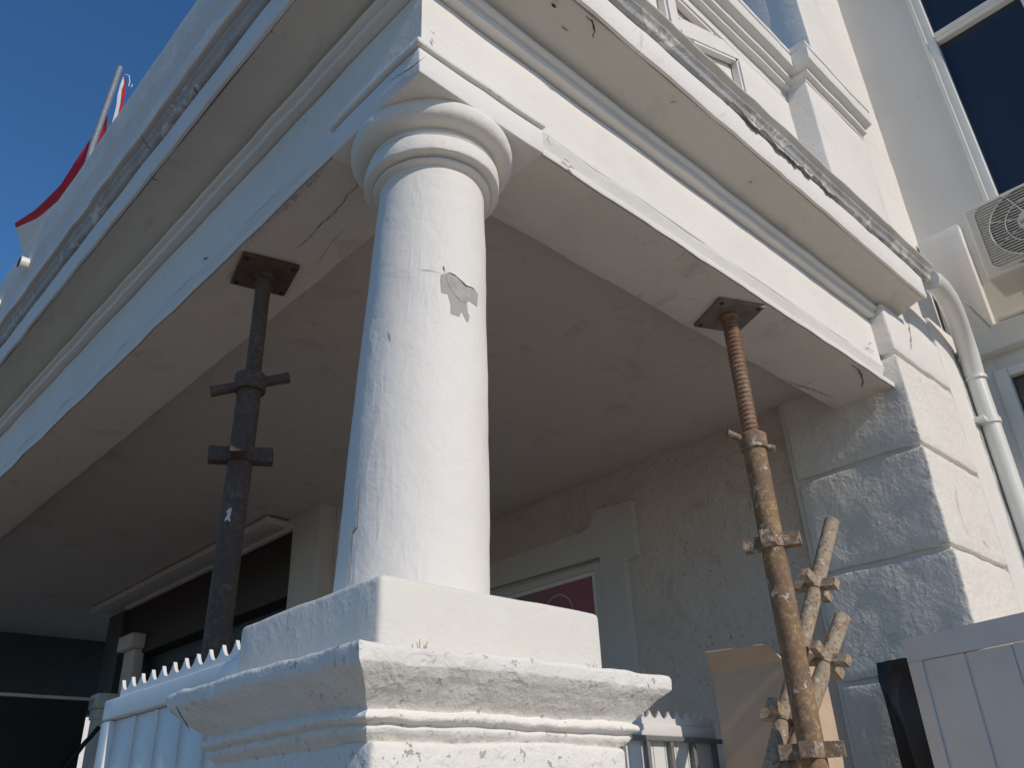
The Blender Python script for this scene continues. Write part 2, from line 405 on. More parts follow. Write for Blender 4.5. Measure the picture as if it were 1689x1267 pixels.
# parapet pier with its coping wrapped round
obj('pier', wobm(box(2.03, 2.44, .672, .90, 1.41, 2.034, .005), .002), m_white, para)
def pier_coping():
    pr = subdiv(soften([(o - .0, z) for o, z in COP[1:]], .0025), .03); V, F = [], []
    o0 = -.010
    st = []
    for t in range(6): st.append((0, t / 6))                         # the pier's left flank
    for t in range(0, 17): st.append((1, t / 16))
    for a, t in st:
        for o, z in pr:
            q = o - o0
            if a == 0: V.append((2.03 - q, .76 + t * (.672 - q - .76), z))
            else: V.append((2.03 - q + t * (2.425 - 2.03 + q), .672 - q, z))
    n = len(pr); m = len(st)
    for i in range(m - 1):
        for k in range(n - 1): F.append((i * n + k, i * n + k + 1, (i + 1) * n + k + 1, (i + 1) * n + k))
    F.append(tuple(reversed(range((m - 1) * n, m * n))))
    return V, F
obj('pier_coping', wobm(pier_coping(), .0025, 12), m_white, para)
# relief panels: raised frame strips with a diagonal, repeated along the right front
def strip(a, b, w, y0, y1):
    a, b = Vector(a), Vector(b); d = (b - a).normalized(); s = Vector((-d.y, d.x)) * w / 2
    q = [a - s, b - s, b + s, a + s]
    V = [(p.x, y0, p.y) for p in q] + [(p.x, y1, p.y) for p in q]
    return V, [(0, 1, 2, 3), (7, 6, 5, 4), (0, 4, 5, 1), (1, 5, 6, 2), (2, 6, 7, 3), (3, 7, 4, 0)]
YA, YB = .770, .742
obj('parapet_rail', wobm(join(box(.53, 2.035, YB, YA, 1.995, 2.031, .002, .05), box(.53, 2.035, YB, YA, 1.41, 1.60, .002, .05), box(.53, .715, YB + .0003, YA, 1.6005, 1.9945, .002, .05), box(1.742, 2.035, YB + .0003, YA, 1.6005, 1.9945, .002, .05), box(1.032, 1.072, YB + .0003, YA, 1.6005, 1.9945, .002, .05), box(1.387, 1.428, YB + .0003, YA, 1.6005, 1.9945, .002, .05)), .0012), m_white, para)
for x in (.717, 1.074, 1.43):
    fr = obj('relief_panel', wobm(join(strip((x - .004, 1.856), (x + .316, 2.002), .052, YA, YB + .001), strip((x - .004, 1.80), (x + .316, 1.61), .052, YA, YB + .0012)), .0008), m_white, para, smooth=False)
    for a, b in (((x + .062, 1.852), (x + .312, 1.966)), ((x + .302, 1.62), (x + .302, 1.97)), ((x + .010, 1.898), (x + .20, 1.984)), ((x + .006, 1.986), (x + .215, 1.986))):
        obj('relief_trim', strip(a, b, .009, YA - .006, YB + .004), m_white, fr, smooth=False)
# ------------------------------------------------------------------ corner column
AX0, AX1 = (.640, .8435), (.665, .836)
def axis(z):
    t = min(max((z - .22) / .68, 0), 1); return (AX0[0] + (AX1[0] - AX0[0]) * t, AX0[1] + (AX1[1] - AX0[1]) * t)
col = thing('column', 'thick white tapering column with a ringed capital and a patch of peeled paint, holding the porch corner', 'column', (.652, .834, .151))
prof = []
for i in range(41):
    z = .215 + (.897 - .215) * i / 40; t = (z - .22) / .67
    prof.append((.0985 - .0140 * max(t, 0) ** 1.5, z))
shaft = lathe(prof, axis, 96)
def shaft_r(z):
    t = max((z - .22) / .67, 0); return .0985 - .0140 * t ** 1.5
obj('shaft', wobm(shaft, .0018, 7, .0006, 30), m_col, col)
cap = [(.0835, .888), (.0850, .8935), (.0925, .8950), (.0945, .8965), (.0945, .9000), (.0925, .9010), (.0890, .9020), (.0895, .9035), (.1070, .9045), (.1088, .9056), (.1095, .9080), (.1098, .9180), (.1092, .9290), (.1080, .9330), (.1015, .9360), (.1015, .9390), (.1045, .9400), (.1055, .9420), (.1050, .9455), (.1020, .9470), (.1040, .9500), (.1150, .9515), (.1245, .9540), (.1300, .9580), (.1330, .9640), (.1345, .9720), (.1345, .9780), (.1325, .9850), (.1280, .9908)]
cap = [(a, b + .0075) for a, b in cap]
obj('capital', wobm(lathe(cap, axis, 120), .0022, 12, .0007, 50), m_col, col, ang=42)
obj('abacus', wobm(box(.5335, .7985, .7045, .9420, .9905, 1.0445, .003, .03), .0022, 12), m_white, col)
obj('abacus_moulding', wobm(box(.5275, .8005, .6985, .9440, 1.0475, 1.0595, .003, .03), .0024, 12), m_white, col)
obj('plinth', wobm(box(.485, .820, .690, .982, .148, .2285, .0075, .03, 3), .0022, 9, .0009, 40), m_plinth, col)
# peeled patch, mapped on the curved shaft from its outline
def on_shaft(px, py, off):
    d = ray(px, py); k = 1.0
    for _ in range(25):
        z = d.z * k; cx, cy = axis(z); r = shaft_r(z) + off
        a = d.x ** 2 + d.y ** 2; b = -2 * (d.x * cx + d.y * cy); c = cx * cx + cy * cy - r * r
        q = b * b - 4 * a * c
        if q < 0: break
        k = (-b - math.sqrt(q)) / (2 * a)
    return tuple(d * k)
zp = lambda x, y: (680 + x / 7.92, 400 + y / 7.92)
import bmesh
def shaft_poly(pts, off, mat, name, parent, thick=0):
    bm = bmesh.new(); pp = [zp(*p) for p in pts]
    vs = [bm.verts.new(Vector((p[0], p[1], 0))) for p in pp]; f = bm.faces.new(vs)
    bmesh.ops.triangulate(bm, faces=[f]); bmesh.ops.subdivide_edges(bm, edges=bm.edges[:], cuts=2, use_grid_fill=True)
    V = wobm(([on_shaft(v.co.x, v.co.y, off) for v in bm.verts], []), .0018, 7, .0006, 30)[0]; bm.verts.index_update()
    F = [tuple(v.index for v in f.verts) for f in bm.faces]; bm.free()
    return obj(name, (V, F), mat, parent)
patch = shaft_poly([(380, 415), (440, 405), (480, 385), (520, 400), (590, 450), (650, 500), (720, 560), (780, 575), (868, 675), (866, 760), (856, 842), (800, 800), (745, 757), (720, 790), (735, 920), (757, 960), (740, 1035), (715, 1028), (728, 965), (690, 905), (655, 905), (635, 925), (625, 965), (505, 925), (505, 800), (470, 675), (390, 655)], .0005, m_peel2, 'peeled_patch', col)
shaft_poly([(450, 450), (480, 395), (590, 455), (720, 565), (790, 600), (800, 700), (725, 790), (640, 770), (560, 680), (480, 560)], .0009, m_peel, 'bare_cement', patch)
def shaft_crack(pts, w, mat, nm='crack'):
    P3 = wobm(([on_shaft(*zp(*p), .0012) for p in pts], []), .0018, 7, .0006, 30)[0]; n = (Vector((0, 0, 0)) - Vector(P3[0])); n.z = 0; n.normalize()
    obj(nm, ribbon(P3, n, w, .2), mat, col, smooth=False)
shaft_crack([(480, 388), (560, 425), (640, 490), (720, 560), (790, 590)], .0009, m_crack)
shaft_crack([(405, 300), (415, 340), (435, 400)], .0007, m_hair)
shaft_crack([(100, 350), (250, 365), (370, 400)], .0004, m_hair)
def curl(pts, lift, drop):
    V = []
    for i, p in enumerate(pts):
        t = math.sin(math.pi * (i + .5) / len(pts)) * random.uniform(.6, 1.2)
        V += [on_shaft(*zp(*p), .0004), on_shaft(*zp(p[0] + 2, p[1] + drop * t), .0004 + lift * t)]
    return wobm((V, []), .0018, 7, .0006, 30)[0], [(2 * i, 2 * i + 1, 2 * i + 3, 2 * i + 2) for i in range(len(pts) - 1)]
random.seed(4)
obj('curled_flake', curl([(470, 380), (500, 386), (540, 404), (580, 432), (620, 468), (660, 502), (700, 540), (740, 560), (790, 580), (830, 620), (862, 668)], .0024, 10), m_col, col)
obj('curled_flake', curl([(378, 412), (376, 460), (380, 520), (384, 580), (388, 650)], .0022, 4), m_col, col)
def shaft_crack_px(pts, w, mat): 
    P3 = wobm(([on_shaft(*p, .0010) for p in pts], []), .0018, 7, .0006, 30)[0]; n = (Vector((0, 0, 0)) - Vector(P3[0])); n.z = 0; n.normalize()
    obj('crack', ribbon(P3, n, w, .2), mat, col, smooth=False)
shaft_crack_px([(592, 800), (588, 870), (580, 880), (578, 930), (573, 965)], .0007, m_hair)
shaft_crack_px([(640, 545), (644, 562)], .0006, m_hair)
# ------------------------------------------------------------------ pedestal
ped = thing('pedestal', 'lumpy thickly painted white pedestal with a chipped moulded cap under the column', 'pedestal', (.652, .834, GZ))
capp = [(-.18, .150), (-.06, .1515), (-.002, .1500), (.000, .146), (-.001, .134), (-.008, .126), (-.014, .121), (-.020, .115), (-.031, .105), (-.038, .0985), (-.033, .0950), (-.032, .0910), (-.035, .0880), (-.042, .0860), (-.039, .0820), (-.041, .0780), (-.048, .072), (-.052, .068), (-.18, .065)]
obj('cap', wobm(ringsweep(.652, .834, .227, .197, capp, .0014, .010), .0032, 7, .0022, 38), m_lump, ped)
obj('body', wobm(box(.652 - .179, .652 + .179, .834 - .156, .834 + .156, GZ - .02, .073, .006, .03, 3), .0028, 8, .0014, 40), m_lump, ped)
random.seed(3)
def weed(x, y, z, n=7, h=.008):
    V, F = [], []
    for i in range(n):
        a = random.uniform(0, 6.28); l = h * random.uniform(.5, 1.2); dx = math.cos(a) * l * .5; dy = math.sin(a) * l * .5
        bx, by = x + random.uniform(-.008, .008), y + random.uniform(-.004, .004)
        V += [(bx - .0005, by, z), (bx + .0005, by, z), (bx + dx + .0004, by + dy, z + l), (bx + dx - .0002, by + dy, z + l)]; k = 4 * i
        F.append((k, k + 1, k + 2, k + 3))
    return V, F
for (x, y, n, lab) in ((.50, .643, 6, 'tiny dry weed on the cap edge by its near corner'), (.745, .644, 6, 'tiny dry weed in a chip midway along the cap edge'), (.835, .645, 16, 'dry weed tuft near the right end of the pedestal cap')):
    obj('weed', weed(x, y, .1475, n), m_grass, label=lab, cat='weed', group='weeds sprouting on the pedestal cap', smooth=False, base=(x, y, .15))
random.seed(11)
def chips(n, fn, size=.003):
    V, F = [], []
    for _ in range(n):
        c, u, v = fn(); s = size * random.uniform(.4, 1.6); k = len(V); m = random.randint(4, 6)
        for i in range(m):
            a = 2 * math.pi * i / m; rr = s * random.uniform(.5, 1.2); V.append(tuple(Vector(c) + Vector(u) * math.cos(a) * rr + Vector(v) * math.sin(a) * rr * .7))
        F.append(tuple(range(k, k + m)))
    return V, F
crack(ped, [(290, 1165), (298, 1180), (308, 1195), (314, 1210)], X=.424, w=.0012, off=.012)

# ------------------------------------------------------------------ main house: rusticated pier, walls
house = thing('house', 'white rendered house with a rusticated corner pier and a tall windowed wing', 'house', (2.165, .685, GZ))
zs = [GZ, -.83, -.555, -.28, 0.0, .277, .555, .828, 1.100]
for a, b in zip(zs[:-1], zs[1:]):
    obj('stone_block', wobm(box(2.165, 2.556, .685, 1.045, a + .006, b - .006, .007, .022, 3), .0035, 11, .0014, 42), m_block if b < 1.2 else m_white, house)
obj('stone_block', wobm(box(2.165, 2.556, .685, 1.045, 1.109, 1.262, .008, .03), .003, 11), m_white, house)
obj('wall_core', sbox(2.178, 2.77, .696, 1.06, GZ, 1.37), m_white, house, smooth=False)
obj('street_wall', wobm(box(2.557, 2.772, .685, .72, GZ, 1.372, .004, .03), .0025, 12), m_white, house)
obj('porch_wall', wobm(box(2.190, 2.23, 1.03, 2.66, GZ, 1.10, .001, .05), .003, 10), m_rough, house)
obj('upper_wall', wobm(box(2.206, 3.02, .7575, .80, 1.373, 3.6, .003, .06), .0025, 8), m_white, house)
obj('recess_wall', sbox(2.60, 3.02, .7575, .80, GZ, 1.372), m_white, house, smooth=False)
obj('upper_corner', wobm(box(2.200, 2.43, .680, .79, 2.036, 3.6, .004, .05), .0025, 8), m_white, house)
obj('return_wall', wobm(box(2.201, 2.24, .7605, 3.2, 1.43, 3.6, .0005, .08), .0025, 8), m_white, house)
KS = WING
obj('wing_wall', wobm(join(box(2.80, 2.86, .602, .72, GZ, 1.28, .002, .08), box(2.80, 2.86, -1.2, .6018, 1.222, 1.28, .002, .08), box(2.80, 2.86, -1.2, .6018, GZ, .353, .002, .08), box(2.80, 2.86, -1.2, -.497, .3532, 1.2218, .002, .08), box(2.80, 2.86, .455, .72, 1.28, 4.2, .002, .06), box(2.80, 2.86, -1.2, .455, 1.28, 1.55, .002, .08), box(2.80, 2.86, -1.2, .455, 3.62, 4.2, .002, .08)), .0015, 8), m_wing, house)
obj('wing_back', sbox(2.86, 6.0, -1.2, .72, GZ, 4.2), m_wing, house, smooth=False)
obj('wall_buttress', wobm(box(2.762, 2.81, .560, .700, 1.365, 1.775, .003, .04), .0015), m_wing, house)
obj('string_course', wobm(box(2.755, 2.81, -1.2, .700, 1.275, 1.362, .006, .04), .002), m_wing, house)
obj('ledge_rib', wobm(box(2.765, 2.81, -1.2, .545, 1.372, 1.385, .003, .04), .001), m_wing, house)
KS = 1.0
# cracks on the pier's sunlit face
crack(house, [(1494, 505), (1499, 530), (1503, 560), (1504, 578)], Y=.685, w=.0022)
crack(house, [(1514, 608), (1522, 640), (1540, 680)], Y=.685, w=.0006, mat=m_hair)
crack(house, [(1576, 800), (1582, 840), (1592, 870), (1599, 885)], Y=.685, w=.0014)
crack(house, [(1622, 893), (1632, 905)], Y=.685, w=.0020)
random.seed(5)
def shadow_strip(x, z0, z1, y, w):
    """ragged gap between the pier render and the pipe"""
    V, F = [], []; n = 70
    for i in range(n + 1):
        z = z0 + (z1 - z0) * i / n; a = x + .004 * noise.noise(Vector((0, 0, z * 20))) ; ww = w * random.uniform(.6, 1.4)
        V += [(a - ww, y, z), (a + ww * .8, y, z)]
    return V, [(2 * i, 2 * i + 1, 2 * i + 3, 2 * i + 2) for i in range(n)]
obj('ragged_shadow_strip', shadow_strip(2.700, GZ, 1.30, .6820, .0022), m_crack, house, smooth=False)  # dark strip painted beside the pipe in place of its cast shadow
obj('render_pocks', chips(160, lambda: ((2.725 - abs(random.gauss(0, .018)), .6820, random.uniform(-.2, 1.28)), (1, 0, 0), (0, 0, 1)), .0022), m_peel, house, kind='stuff', smooth=False)

# upper window on the wing (opening y -.. to .455)
def window(label, y0, y1, z0, z1, depth, fw, glass, mullions, trans):
    f = obj('window', wobm(join(box(2.80 - .006, 2.84, y1 - fw, y1 + .012, z0, z1, .004, .2), box(2.80 - .006, 2.84, y0, y0 + fw, z0, z1, .004, .2),
            box(2.80 - .005, 2.84, y0 + fw, y1 - fw, z0, z0 + fw, .004, .2), box(2.80 - .005, 2.84, y0 + fw, y1 - fw, z1 - fw, z1, .004, .2)), .0005), m_pvc, house, label=label)
    ys = [y0 + fw] + mullions + [y1 - fw]; zz = [z0 + fw] + trans + [z1 - fw]
    for q in mullions: obj('mullion', box(2.803, 2.838, q - .009, q + .009, z0 + fw, z1 - fw, .003, .3), m_pvc, f)
    for q in trans: obj('transom', join(box(2.797, 2.838, y0 + fw, y1 - fw, q - .012, q + .035, .003, .3), box(2.789, 2.83, y0 + fw, y1 - fw, q + .006, q + .020, .003, .3)), m_pvc, f)
    for i in range(len(ys) - 1):
        for j in range(len(zz) - 1):
            obj('pane', sbox(2.826, 2.831, ys[i], ys[i + 1], zz[j], zz[j + 1]), glass, f, smooth=False)
    return f
KS = WING
window('tall window with dark glass', -.35, .446, 1.62, 3.55, .02, .026, m_glass, [.122], [2.602])
obj('window_reveal', wobm(box(2.792, 2.83, .449, .463, 1.60, 3.58, .003, .1), .0008), m_pvc, house)
# lower window on the wing
lw = window('low window with grey panes', -.5, .605, .35, 1.225, .02, .03, m_glass2, [.515], [])

KS = 1.0
# eared door surround on the porch wall with a framed poster
def prism(poly, x0, x1):
    """poly of (y, z) extruded along X"""
    n = len(poly); V = [(x0, y, z) for y, z in poly] + [(x1, y, z) for y, z in poly]
    F = [tuple(range(n)), tuple(reversed(range(n, 2 * n)))] + [(i, i + n, (i + 1) % n + n, (i + 1) % n) for i in range(n)]
    return V, F
sur = [(1.700, GZ + .16), (1.700, .735), (1.690, .748), (1.672, .755), (1.645, .762), (1.645, .950), (1.812, .955), (1.822, .925), (1.838, .905), (1.870, .895), (2.50, .895), (2.50, .800), (1.800, .790), (1.800, GZ + .16)]
obj('door_surround', prism(sur, 2.165, 2.195), m_dim, house, ang=20)
obj('surround_bead', join(sbox(2.168, 2.192, 1.800, 1.832, GZ + .16, .774), sbox(2.168, 2.192, 1.8325, 2.5, .752, .774)), m_dim, house, smooth=False)
pf = obj('poster_frame', join(sbox(2.172, 2.190, 1.833, 1.848, GZ + .2, .751), sbox(2.172, 2.190, 1.8485, 2.45, .737, .751)), m_white, label='framed maroon poster with a pale round drawing on the porch wall', cat='poster', smooth=False, base=(2.17, 1.9, .1))
obj('poster_print', sbox(2.178, 2.189, 1.849, 2.45, .05, .7365), m_poster, pf, smooth=False)
def arc(cy, cz, r, a0, a1, w, x, n=24):
    V, F = [], []
    for i in range(n + 1):
        a = math.radians(a0 + (a1 - a0) * i / n)
        for rr in (r, r + w): V.append((x, cy + rr * math.cos(a), cz + rr * math.sin(a)))
    return V, [(2 * i, 2 * i + 1, 2 * i + 3, 2 * i + 2) for i in range(n)]
obj('poster_ring', arc(2.02, .635, .068, 5, 175, .004, 2.1765), m_posterpale, pf, smooth=False)
obj('poster_figure', ([(2.1770, 2.02 + .052 * math.cos(a) * (1 + .12 * math.sin(3 * a)), .60 + .055 * math.sin(a) * (1 + .1 * math.cos(2 * a))) for a in [i * math.pi / 14 for i in range(28)]], [tuple(range(28))]), m_posterpale, pf, smooth=False)
# projecting bay further along the porch
obj('bay_wall', wobm(join(box(1.55, 1.62, 2.60, 2.795, GZ, 1.085, .004, .05), box(1.55, 1.62, 2.795, 4.43, 1.035, 1.085, .002, .1)), .003), m_dim, house)
obj('bay_end', wobm(box(1.55, 1.62, 4.431, 4.62, GZ, 1.034, .004, .1), .002), m_darkdoor, house)
obj('bay_side', sbox(1.62, 2.23, 2.60, 2.66, GZ, 1.085), m_dim, house, smooth=False)
obj('far_side_wall', sbox(1.62, 2.6, 4.56, 4.62, GZ, 1.4), m_dim, house, smooth=False)
obj('hood_moulding', wobm(join(box(1.455, 1.56, 2.83, 4.66, 1.048, 1.074, .004, .08)), .002), m_dim, house)
obj('shutter_box', box(1.565, 1.70, 2.797, 4.43, .78, 1.034, .006, .2), m_dark, house)
for i in range(14):
    z = .775 - i * .075
    obj('shutter_slat', box(1.63, 1.65, 2.797, 4.43, z - .071, z, .008, 2), m_darkdoor, house)
obj('bracket', wobm(join(box(1.50, 1.58, 4.13, 4.30, .80, .87, .008), box(1.53, 1.58, 4.15, 4.28, .60, .80, .008), box(1.54, 1.58, 4.165, 4.265, GZ, .60, .008)), .001), m_dim, house)
# far end of the porch
scr = thing('porch_screen', 'black screen with a thin pale top trim closing the far end of the dark porch', 'screen', (1.0, 4.25, GZ))
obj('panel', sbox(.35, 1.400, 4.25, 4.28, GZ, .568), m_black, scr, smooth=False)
obj('trim', wobm(box(.35, 1.412, 4.235, 4.285, .570, .584, .003, .1), .002), m_dim, scr)
pp = thing('porch_post', 'small white square post with a stepped capital at the far end of the dark porch', 'post', (1.46, 4.25, GZ))
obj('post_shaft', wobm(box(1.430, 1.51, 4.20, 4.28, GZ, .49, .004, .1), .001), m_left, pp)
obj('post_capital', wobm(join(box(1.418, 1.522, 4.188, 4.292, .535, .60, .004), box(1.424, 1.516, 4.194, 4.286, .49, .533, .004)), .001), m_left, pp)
obj('cable', tube([tuple(at(163, 1200, Y=4.1)), tuple(at(150, 1216, Y=4.1)), tuple(at(140, 1226, Y=4.12)), tuple(at(128, 1242, Y=4.15)), tuple(at(90, 1290, Y=4.2))], .010, 8), m_black, label='black cable slanting in front of the small far post', cat='cable', base=(1.4, 4.1, .4))
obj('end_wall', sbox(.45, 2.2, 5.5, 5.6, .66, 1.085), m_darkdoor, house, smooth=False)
nb = thing('neighbour_house', 'sunlit white neighbouring house glimpsed through the gap at the far end of the porch', 'house', (5.5, 17, GZ))
obj('wall', sbox(3.6, 9.0, 17, 22, GZ, 3.4), m_white, nb, smooth=False)
obj('roof', ([(3.4, 16.8, 3.4), (9.2, 16.8, 3.4), (9.2, 22.2, 3.4), (3.4, 22.2, 3.4), (3.4, 19.5, 5.0), (9.2, 19.5, 5.0)], [(0, 1, 5, 4), (2, 3, 4, 5), (0, 4, 3), (1, 2, 5), (3, 2, 1, 0)]), m_dark, nb, smooth=False)

# cracks on the porch roof
crack(porch, [(590, 290), (590, 308), (572, 322), (565, 335), (550, 352), (530, 370), (505, 398), (478, 418)], Z=1.0, w=.0010)
crack(porch, [(572, 375), (560, 388), (548, 398), (520, 440)], Z=1.0, w=.0006, mat=m_hair)
crack(porch, [(1303, 632), (1330, 640), (1345, 645), (1378, 658)], Z=1.0, w=.0016)
crack(porch, [(1405, 602), (1418, 612), (1424, 628), (1422, 640)], Z=1.0, w=.0020)
crack(porch, [(967, 25), (975, 34), (981, 42), (981, 52), (978, 62)], Z=1.285, w=.0022)
crack(porch, [(910, 5), (918, 11)], Z=1.285, w=.004); crack(porch, [(926, 43), (937, 51)], Z=1.285, w=.0012)
crack(porch, [(1105, 169), (1117, 167)], Z=1.285, w=.0018); crack(porch, [(1236, 305), (1239, 299)], Z=1.285, w=.003)
crack(porch, [(1058, 78), (1060, 62), (1057, 50)], Y=.6015, w=.0008, mat=m_hair)
crack(porch, [(1047, 88), (1058, 82)], Z=1.288, w=.0010, mat=m_hair)
crack(porch, [(319, 143), (324, 149), (327, 154), (325, 160)], Z=1.372, w=.0024)
crack(porch, [(233, 222), (240, 236), (246, 244), (251, 251)], X=.402, w=.0016)
crack(porch, [(248, 288), (252, 294), (262, 299)], X=.430, w=.0014)
crack(porch, [(343, 423), (334, 429)], X=.557, w=.0018)
for i, (x0, y0) in enumerate(((757, 108), (785, 128), (805, 145), (820, 155), (850, 175), (865, 181))):
    crack(porch, [(x0, y0), (x0 + 8, y0 + 6)], Y=.706, w=.0011, off=.006, name='paint_nick')
for (a, b) in (((903, 222), (908, 240)), ((925, 266), (948, 280)), ((930, 262), (940, 268))):
    crack(porch, [a, b], Y=.708, w=.0038, off=.004, name='chipped_edge', mat=m_peel)
crack(porch, [(713, 62), (717, 72)], Y=.728, w=.003, off=.003, mat=m_peel, name='paint_nick')
crack(porch, [(1427, 572), (1436, 577), (1443, 583)], Y=.729, w=.0016, name='paint_nick'); crack(porch, [(1433, 565), (1438, 566)], Y=.729, w=.0012, name='paint_nick')
crack(porch, [(702, 92), (682, 108), (668, 118), (645, 132)], X=.533, w=.0014, off=.008)
# dirt along the left beam's arris
random.seed(21)
obj('arris_dirt', chips(320, lambda: ((XF + .002 + abs(random.gauss(0, .005)), random.triangular(.96, 1.28, 1.02), .9960), (1, 0, 0), (0, 1, 0)), .0009), m_hair, porch, kind='stuff', smooth=False)
obj('cornice_chips', chips(70, lambda: ((random.uniform(.6, 2.25), YF - .1165, 1.30 + random.random() ** 2 * .06), (1, 0, 0), (0, 0, 1)), .0016), m_peel, porch, kind='stuff', smooth=False)
# torn flashing hanging over the cornice band
random.seed(17)
def ragged(x0, x1, y, ztop, drop, k):
    V, F = [], []; n = int((x1 - x0) / .004)
    for i in range(n + 1):
        x = x0 + (x1 - x0) * i / n; nn = 1.3 * noise.noise(Vector((x * 17, k, 0))) + .35 * noise.noise(Vector((x * 60, k, 3)))
        d = drop * max(.08, .35 + nn) * math.sin(math.pi * min(max(i / n, .02), .98)) ** .35
        V += [(x, y, ztop), (x, y - .002 - .004 * abs(nn), ztop - d)]
    return V, [(2 * i, 2 * i + 1, 2 * i + 3, 2 * i + 2) for i in range(n)]
obj('torn_flashing', ragged(1.28, 1.80, YF - .1190, 1.3745, .034, 1), m_gutter, porch)
obj('torn_flashing', ragged(1.88, 2.34, YF - .1160, 1.374, .010, 2), m_gutter, porch)
obj('torn_flashing', ragged(.9, 1.15, YF - .1160, 1.374, .008, 3), m_gutter, porch)

# ------------------------------------------------------------------ downpipe
dp = thing('downpipe', 'white plastic downpipe with a bent top running down the corner beside the pier', 'downpipe', (2.745, .650, GZ))
top = [(2.37, .592, 1.385), (2.42, .592, 1.392), (2.48, .594, 1.388), (2.55, .600, 1.36), (2.60, .606, 1.325), (2.64, .612, 1.28)]
PXc, PYc = 2.740, .6560
obj('bend', tube([(2.352, .598, 1.376), (2.40, .598, 1.390), (2.46, .600, 1.392), (2.52, .605, 1.382), (2.58, .615, 1.366), (2.64, .628, 1.344), (2.69, .640, 1.312), (2.722, .648, 1.268), (PXc, PYc, 1.21)], .0300, 28), m_pvc, dp)
obj('pipe', tube([(PXc, PYc, 1.215), (PXc + .003, PYc, .6), (PXc + .006, PYc, GZ)], .0275, 28), m_pvc, dp)
for z in (1.283, 1.262, 1.195): obj('socket_ring', tube([(PXc - .012 * (z > 1.25), PYc - .002, z - .004), (PXc - .012 * (z > 1.25) * .8, PYc - .002, z + .006)], .0325, 28), m_pvc, dp)
cl = obj('pipe_clip', join(tube([(PXc, PYc, 1.035), (PXc, PYc, 1.052)], .0320, 28), box(PXc - .060, PXc - .028, PYc - .004, PYc + .05, 1.035, 1.052, .003, .1), box(PXc + .028, PXc + .042, PYc - .006, PYc + .006, 1.032, 1.055, .002, .1)), m_pvc, dp)
KS = WING
obj('shadow_line_rod', tube([tuple(at(1590, 497, Y=.57)), tuple(at(1640, 546, Y=.57))], .004, 8), m_ac, label='thin added rod along the shadow line from the downpipe top to the wing wall', cat='rod', base=(2.7, .57, 1.36))  # added rod standing in for a thin shadow line

# ------------------------------------------------------------------ air conditioner
ac = thing('air_conditioner', 'cream outdoor air conditioning unit with a round fan grille on the wing wall', 'air conditioner', (2.66, .25, 1.42))
AXF = 2.58; AY0, AY1, AZ0, AZ1 = -.12, .497, 1.424, 1.694
obj('casing', box(AXF, 2.74, AY0, AY1, AZ0, AZ1, .010, .1, 3), m_ac, ac)
cyf, czf, rf = .325, 1.560, .118
obj('fan_well', tube([(AXF - .0005, cyf, czf), (AXF + .001, cyf, czf)], rf, 48), m_black, ac)
k = 0
for i in range(24):
    z = AZ0 + .030 + i * .0096
    if z > AZ1 - .02: break
    obj('grille_slat', sbox(AXF - .0065, AXF - .002, cyf - .150, cyf + .140, z, z + .0034), m_slat, ac, smooth=False)
for rr, wd in ((rf, .0022), (rf * .62, .002)):
    pts = [(AXF - .008, cyf + rr * math.cos(a), czf + rr * math.sin(a)) for a in [2 * math.pi * i / 48 for i in range(49)]]
    obj('grille_ring', tube(pts, wd, 8, caps=False), m_slat, ac)
for a in range(8):
    an = math.radians(22 + 45 * a)
    obj('grille_spoke', tube([(AXF - .008, cyf + .035 * math.cos(an), czf + .035 * math.sin(an)), (AXF - .008, cyf + (rf + .012) * math.cos(an), czf + (rf + .012) * math.sin(an))], .0016, 6), m_slat, ac)
hub = obj('grille_hub', tube([(AXF - .013, cyf, czf), (AXF - .003, cyf, czf)], [.036, .040], 32), m_ac, ac)
fr = []
for i in range(33):
    a = math.radians(90 + i / 32 * 180)
rc = .03; pts = []
Y0, Y1, Z0, Z1 = cyf - .150, cyf + .145, AZ0 + .018, AZ1 - .016
for (yy, zz, a0) in ((Y1 - rc, Z1 - rc, 0), (Y0 + rc, Z1 - rc, 90), (Y0 + rc, Z0 + rc, 180), (Y1 - rc, Z0 + rc, 270)):
    for j in range(7):
        a = math.radians(a0 + 15 * j); pts.append((AXF - .003, yy + rc * math.cos(a), zz + rc * math.sin(a)))
pts.append(pts[0])
obj('grille_frame', tube(pts, .0035, 8, caps=False), m_ac, ac)
def text(s, size, loc, parent, mat, name='lettering', bold=0):
    cu = bpy.data.curves.new('t', 'FONT'); cu.body = s; cu.size = size * S; cu.extrude = .0006; cu.offset = bold; cu.align_x = 'LEFT'
    to = bpy.data.objects.new('t', cu); SC.collection.objects.link(to)
    dg = bpy.context.evaluated_depsgraph_get(); me = bpy.data.meshes.new_from_object(to.evaluated_get(dg)); bpy.data.objects.remove(to)
    # reading direction runs towards -Y, up is +Z, facing -X
    for v in me.vertices: x, y, z = v.co; v.co = (-z, -x, y)
    me.materials.clear(); me.materials.append(mat)
    o = bpy.data.objects.new(name, me); SC.collection.objects.link(o); o.parent = parent
    o.location = P(loc) - ORI[parent]; ORI[o] = ORI[parent]; return o
text('LUXE', .017, (AXF - .0135, cyf + .031, czf - .008), ac, m_text, bold=.0004)
text('inverter', .009, (AXF - .0042, cyf + .075, AZ0 + .008), ac, m_text)
brk = []
for y in (.365, -.02):
    b = obj('bracket_arm', join(sbox(2.56, 2.80, y - .008, y + .008, AZ0 - .012, AZ0 - .002), sbox(2.56, 2.80, y - .012, y - .009, AZ0 - .030, AZ0 - .002)), m_black, ac, smooth=False)
    obj('bracket_brace', obox((2.68, y + .001, AZ0 - .075), (.118, 0, -.062), (0, .008, 0), (.004, 0, .007)), m_black, ac, smooth=False)

KS = 1.0
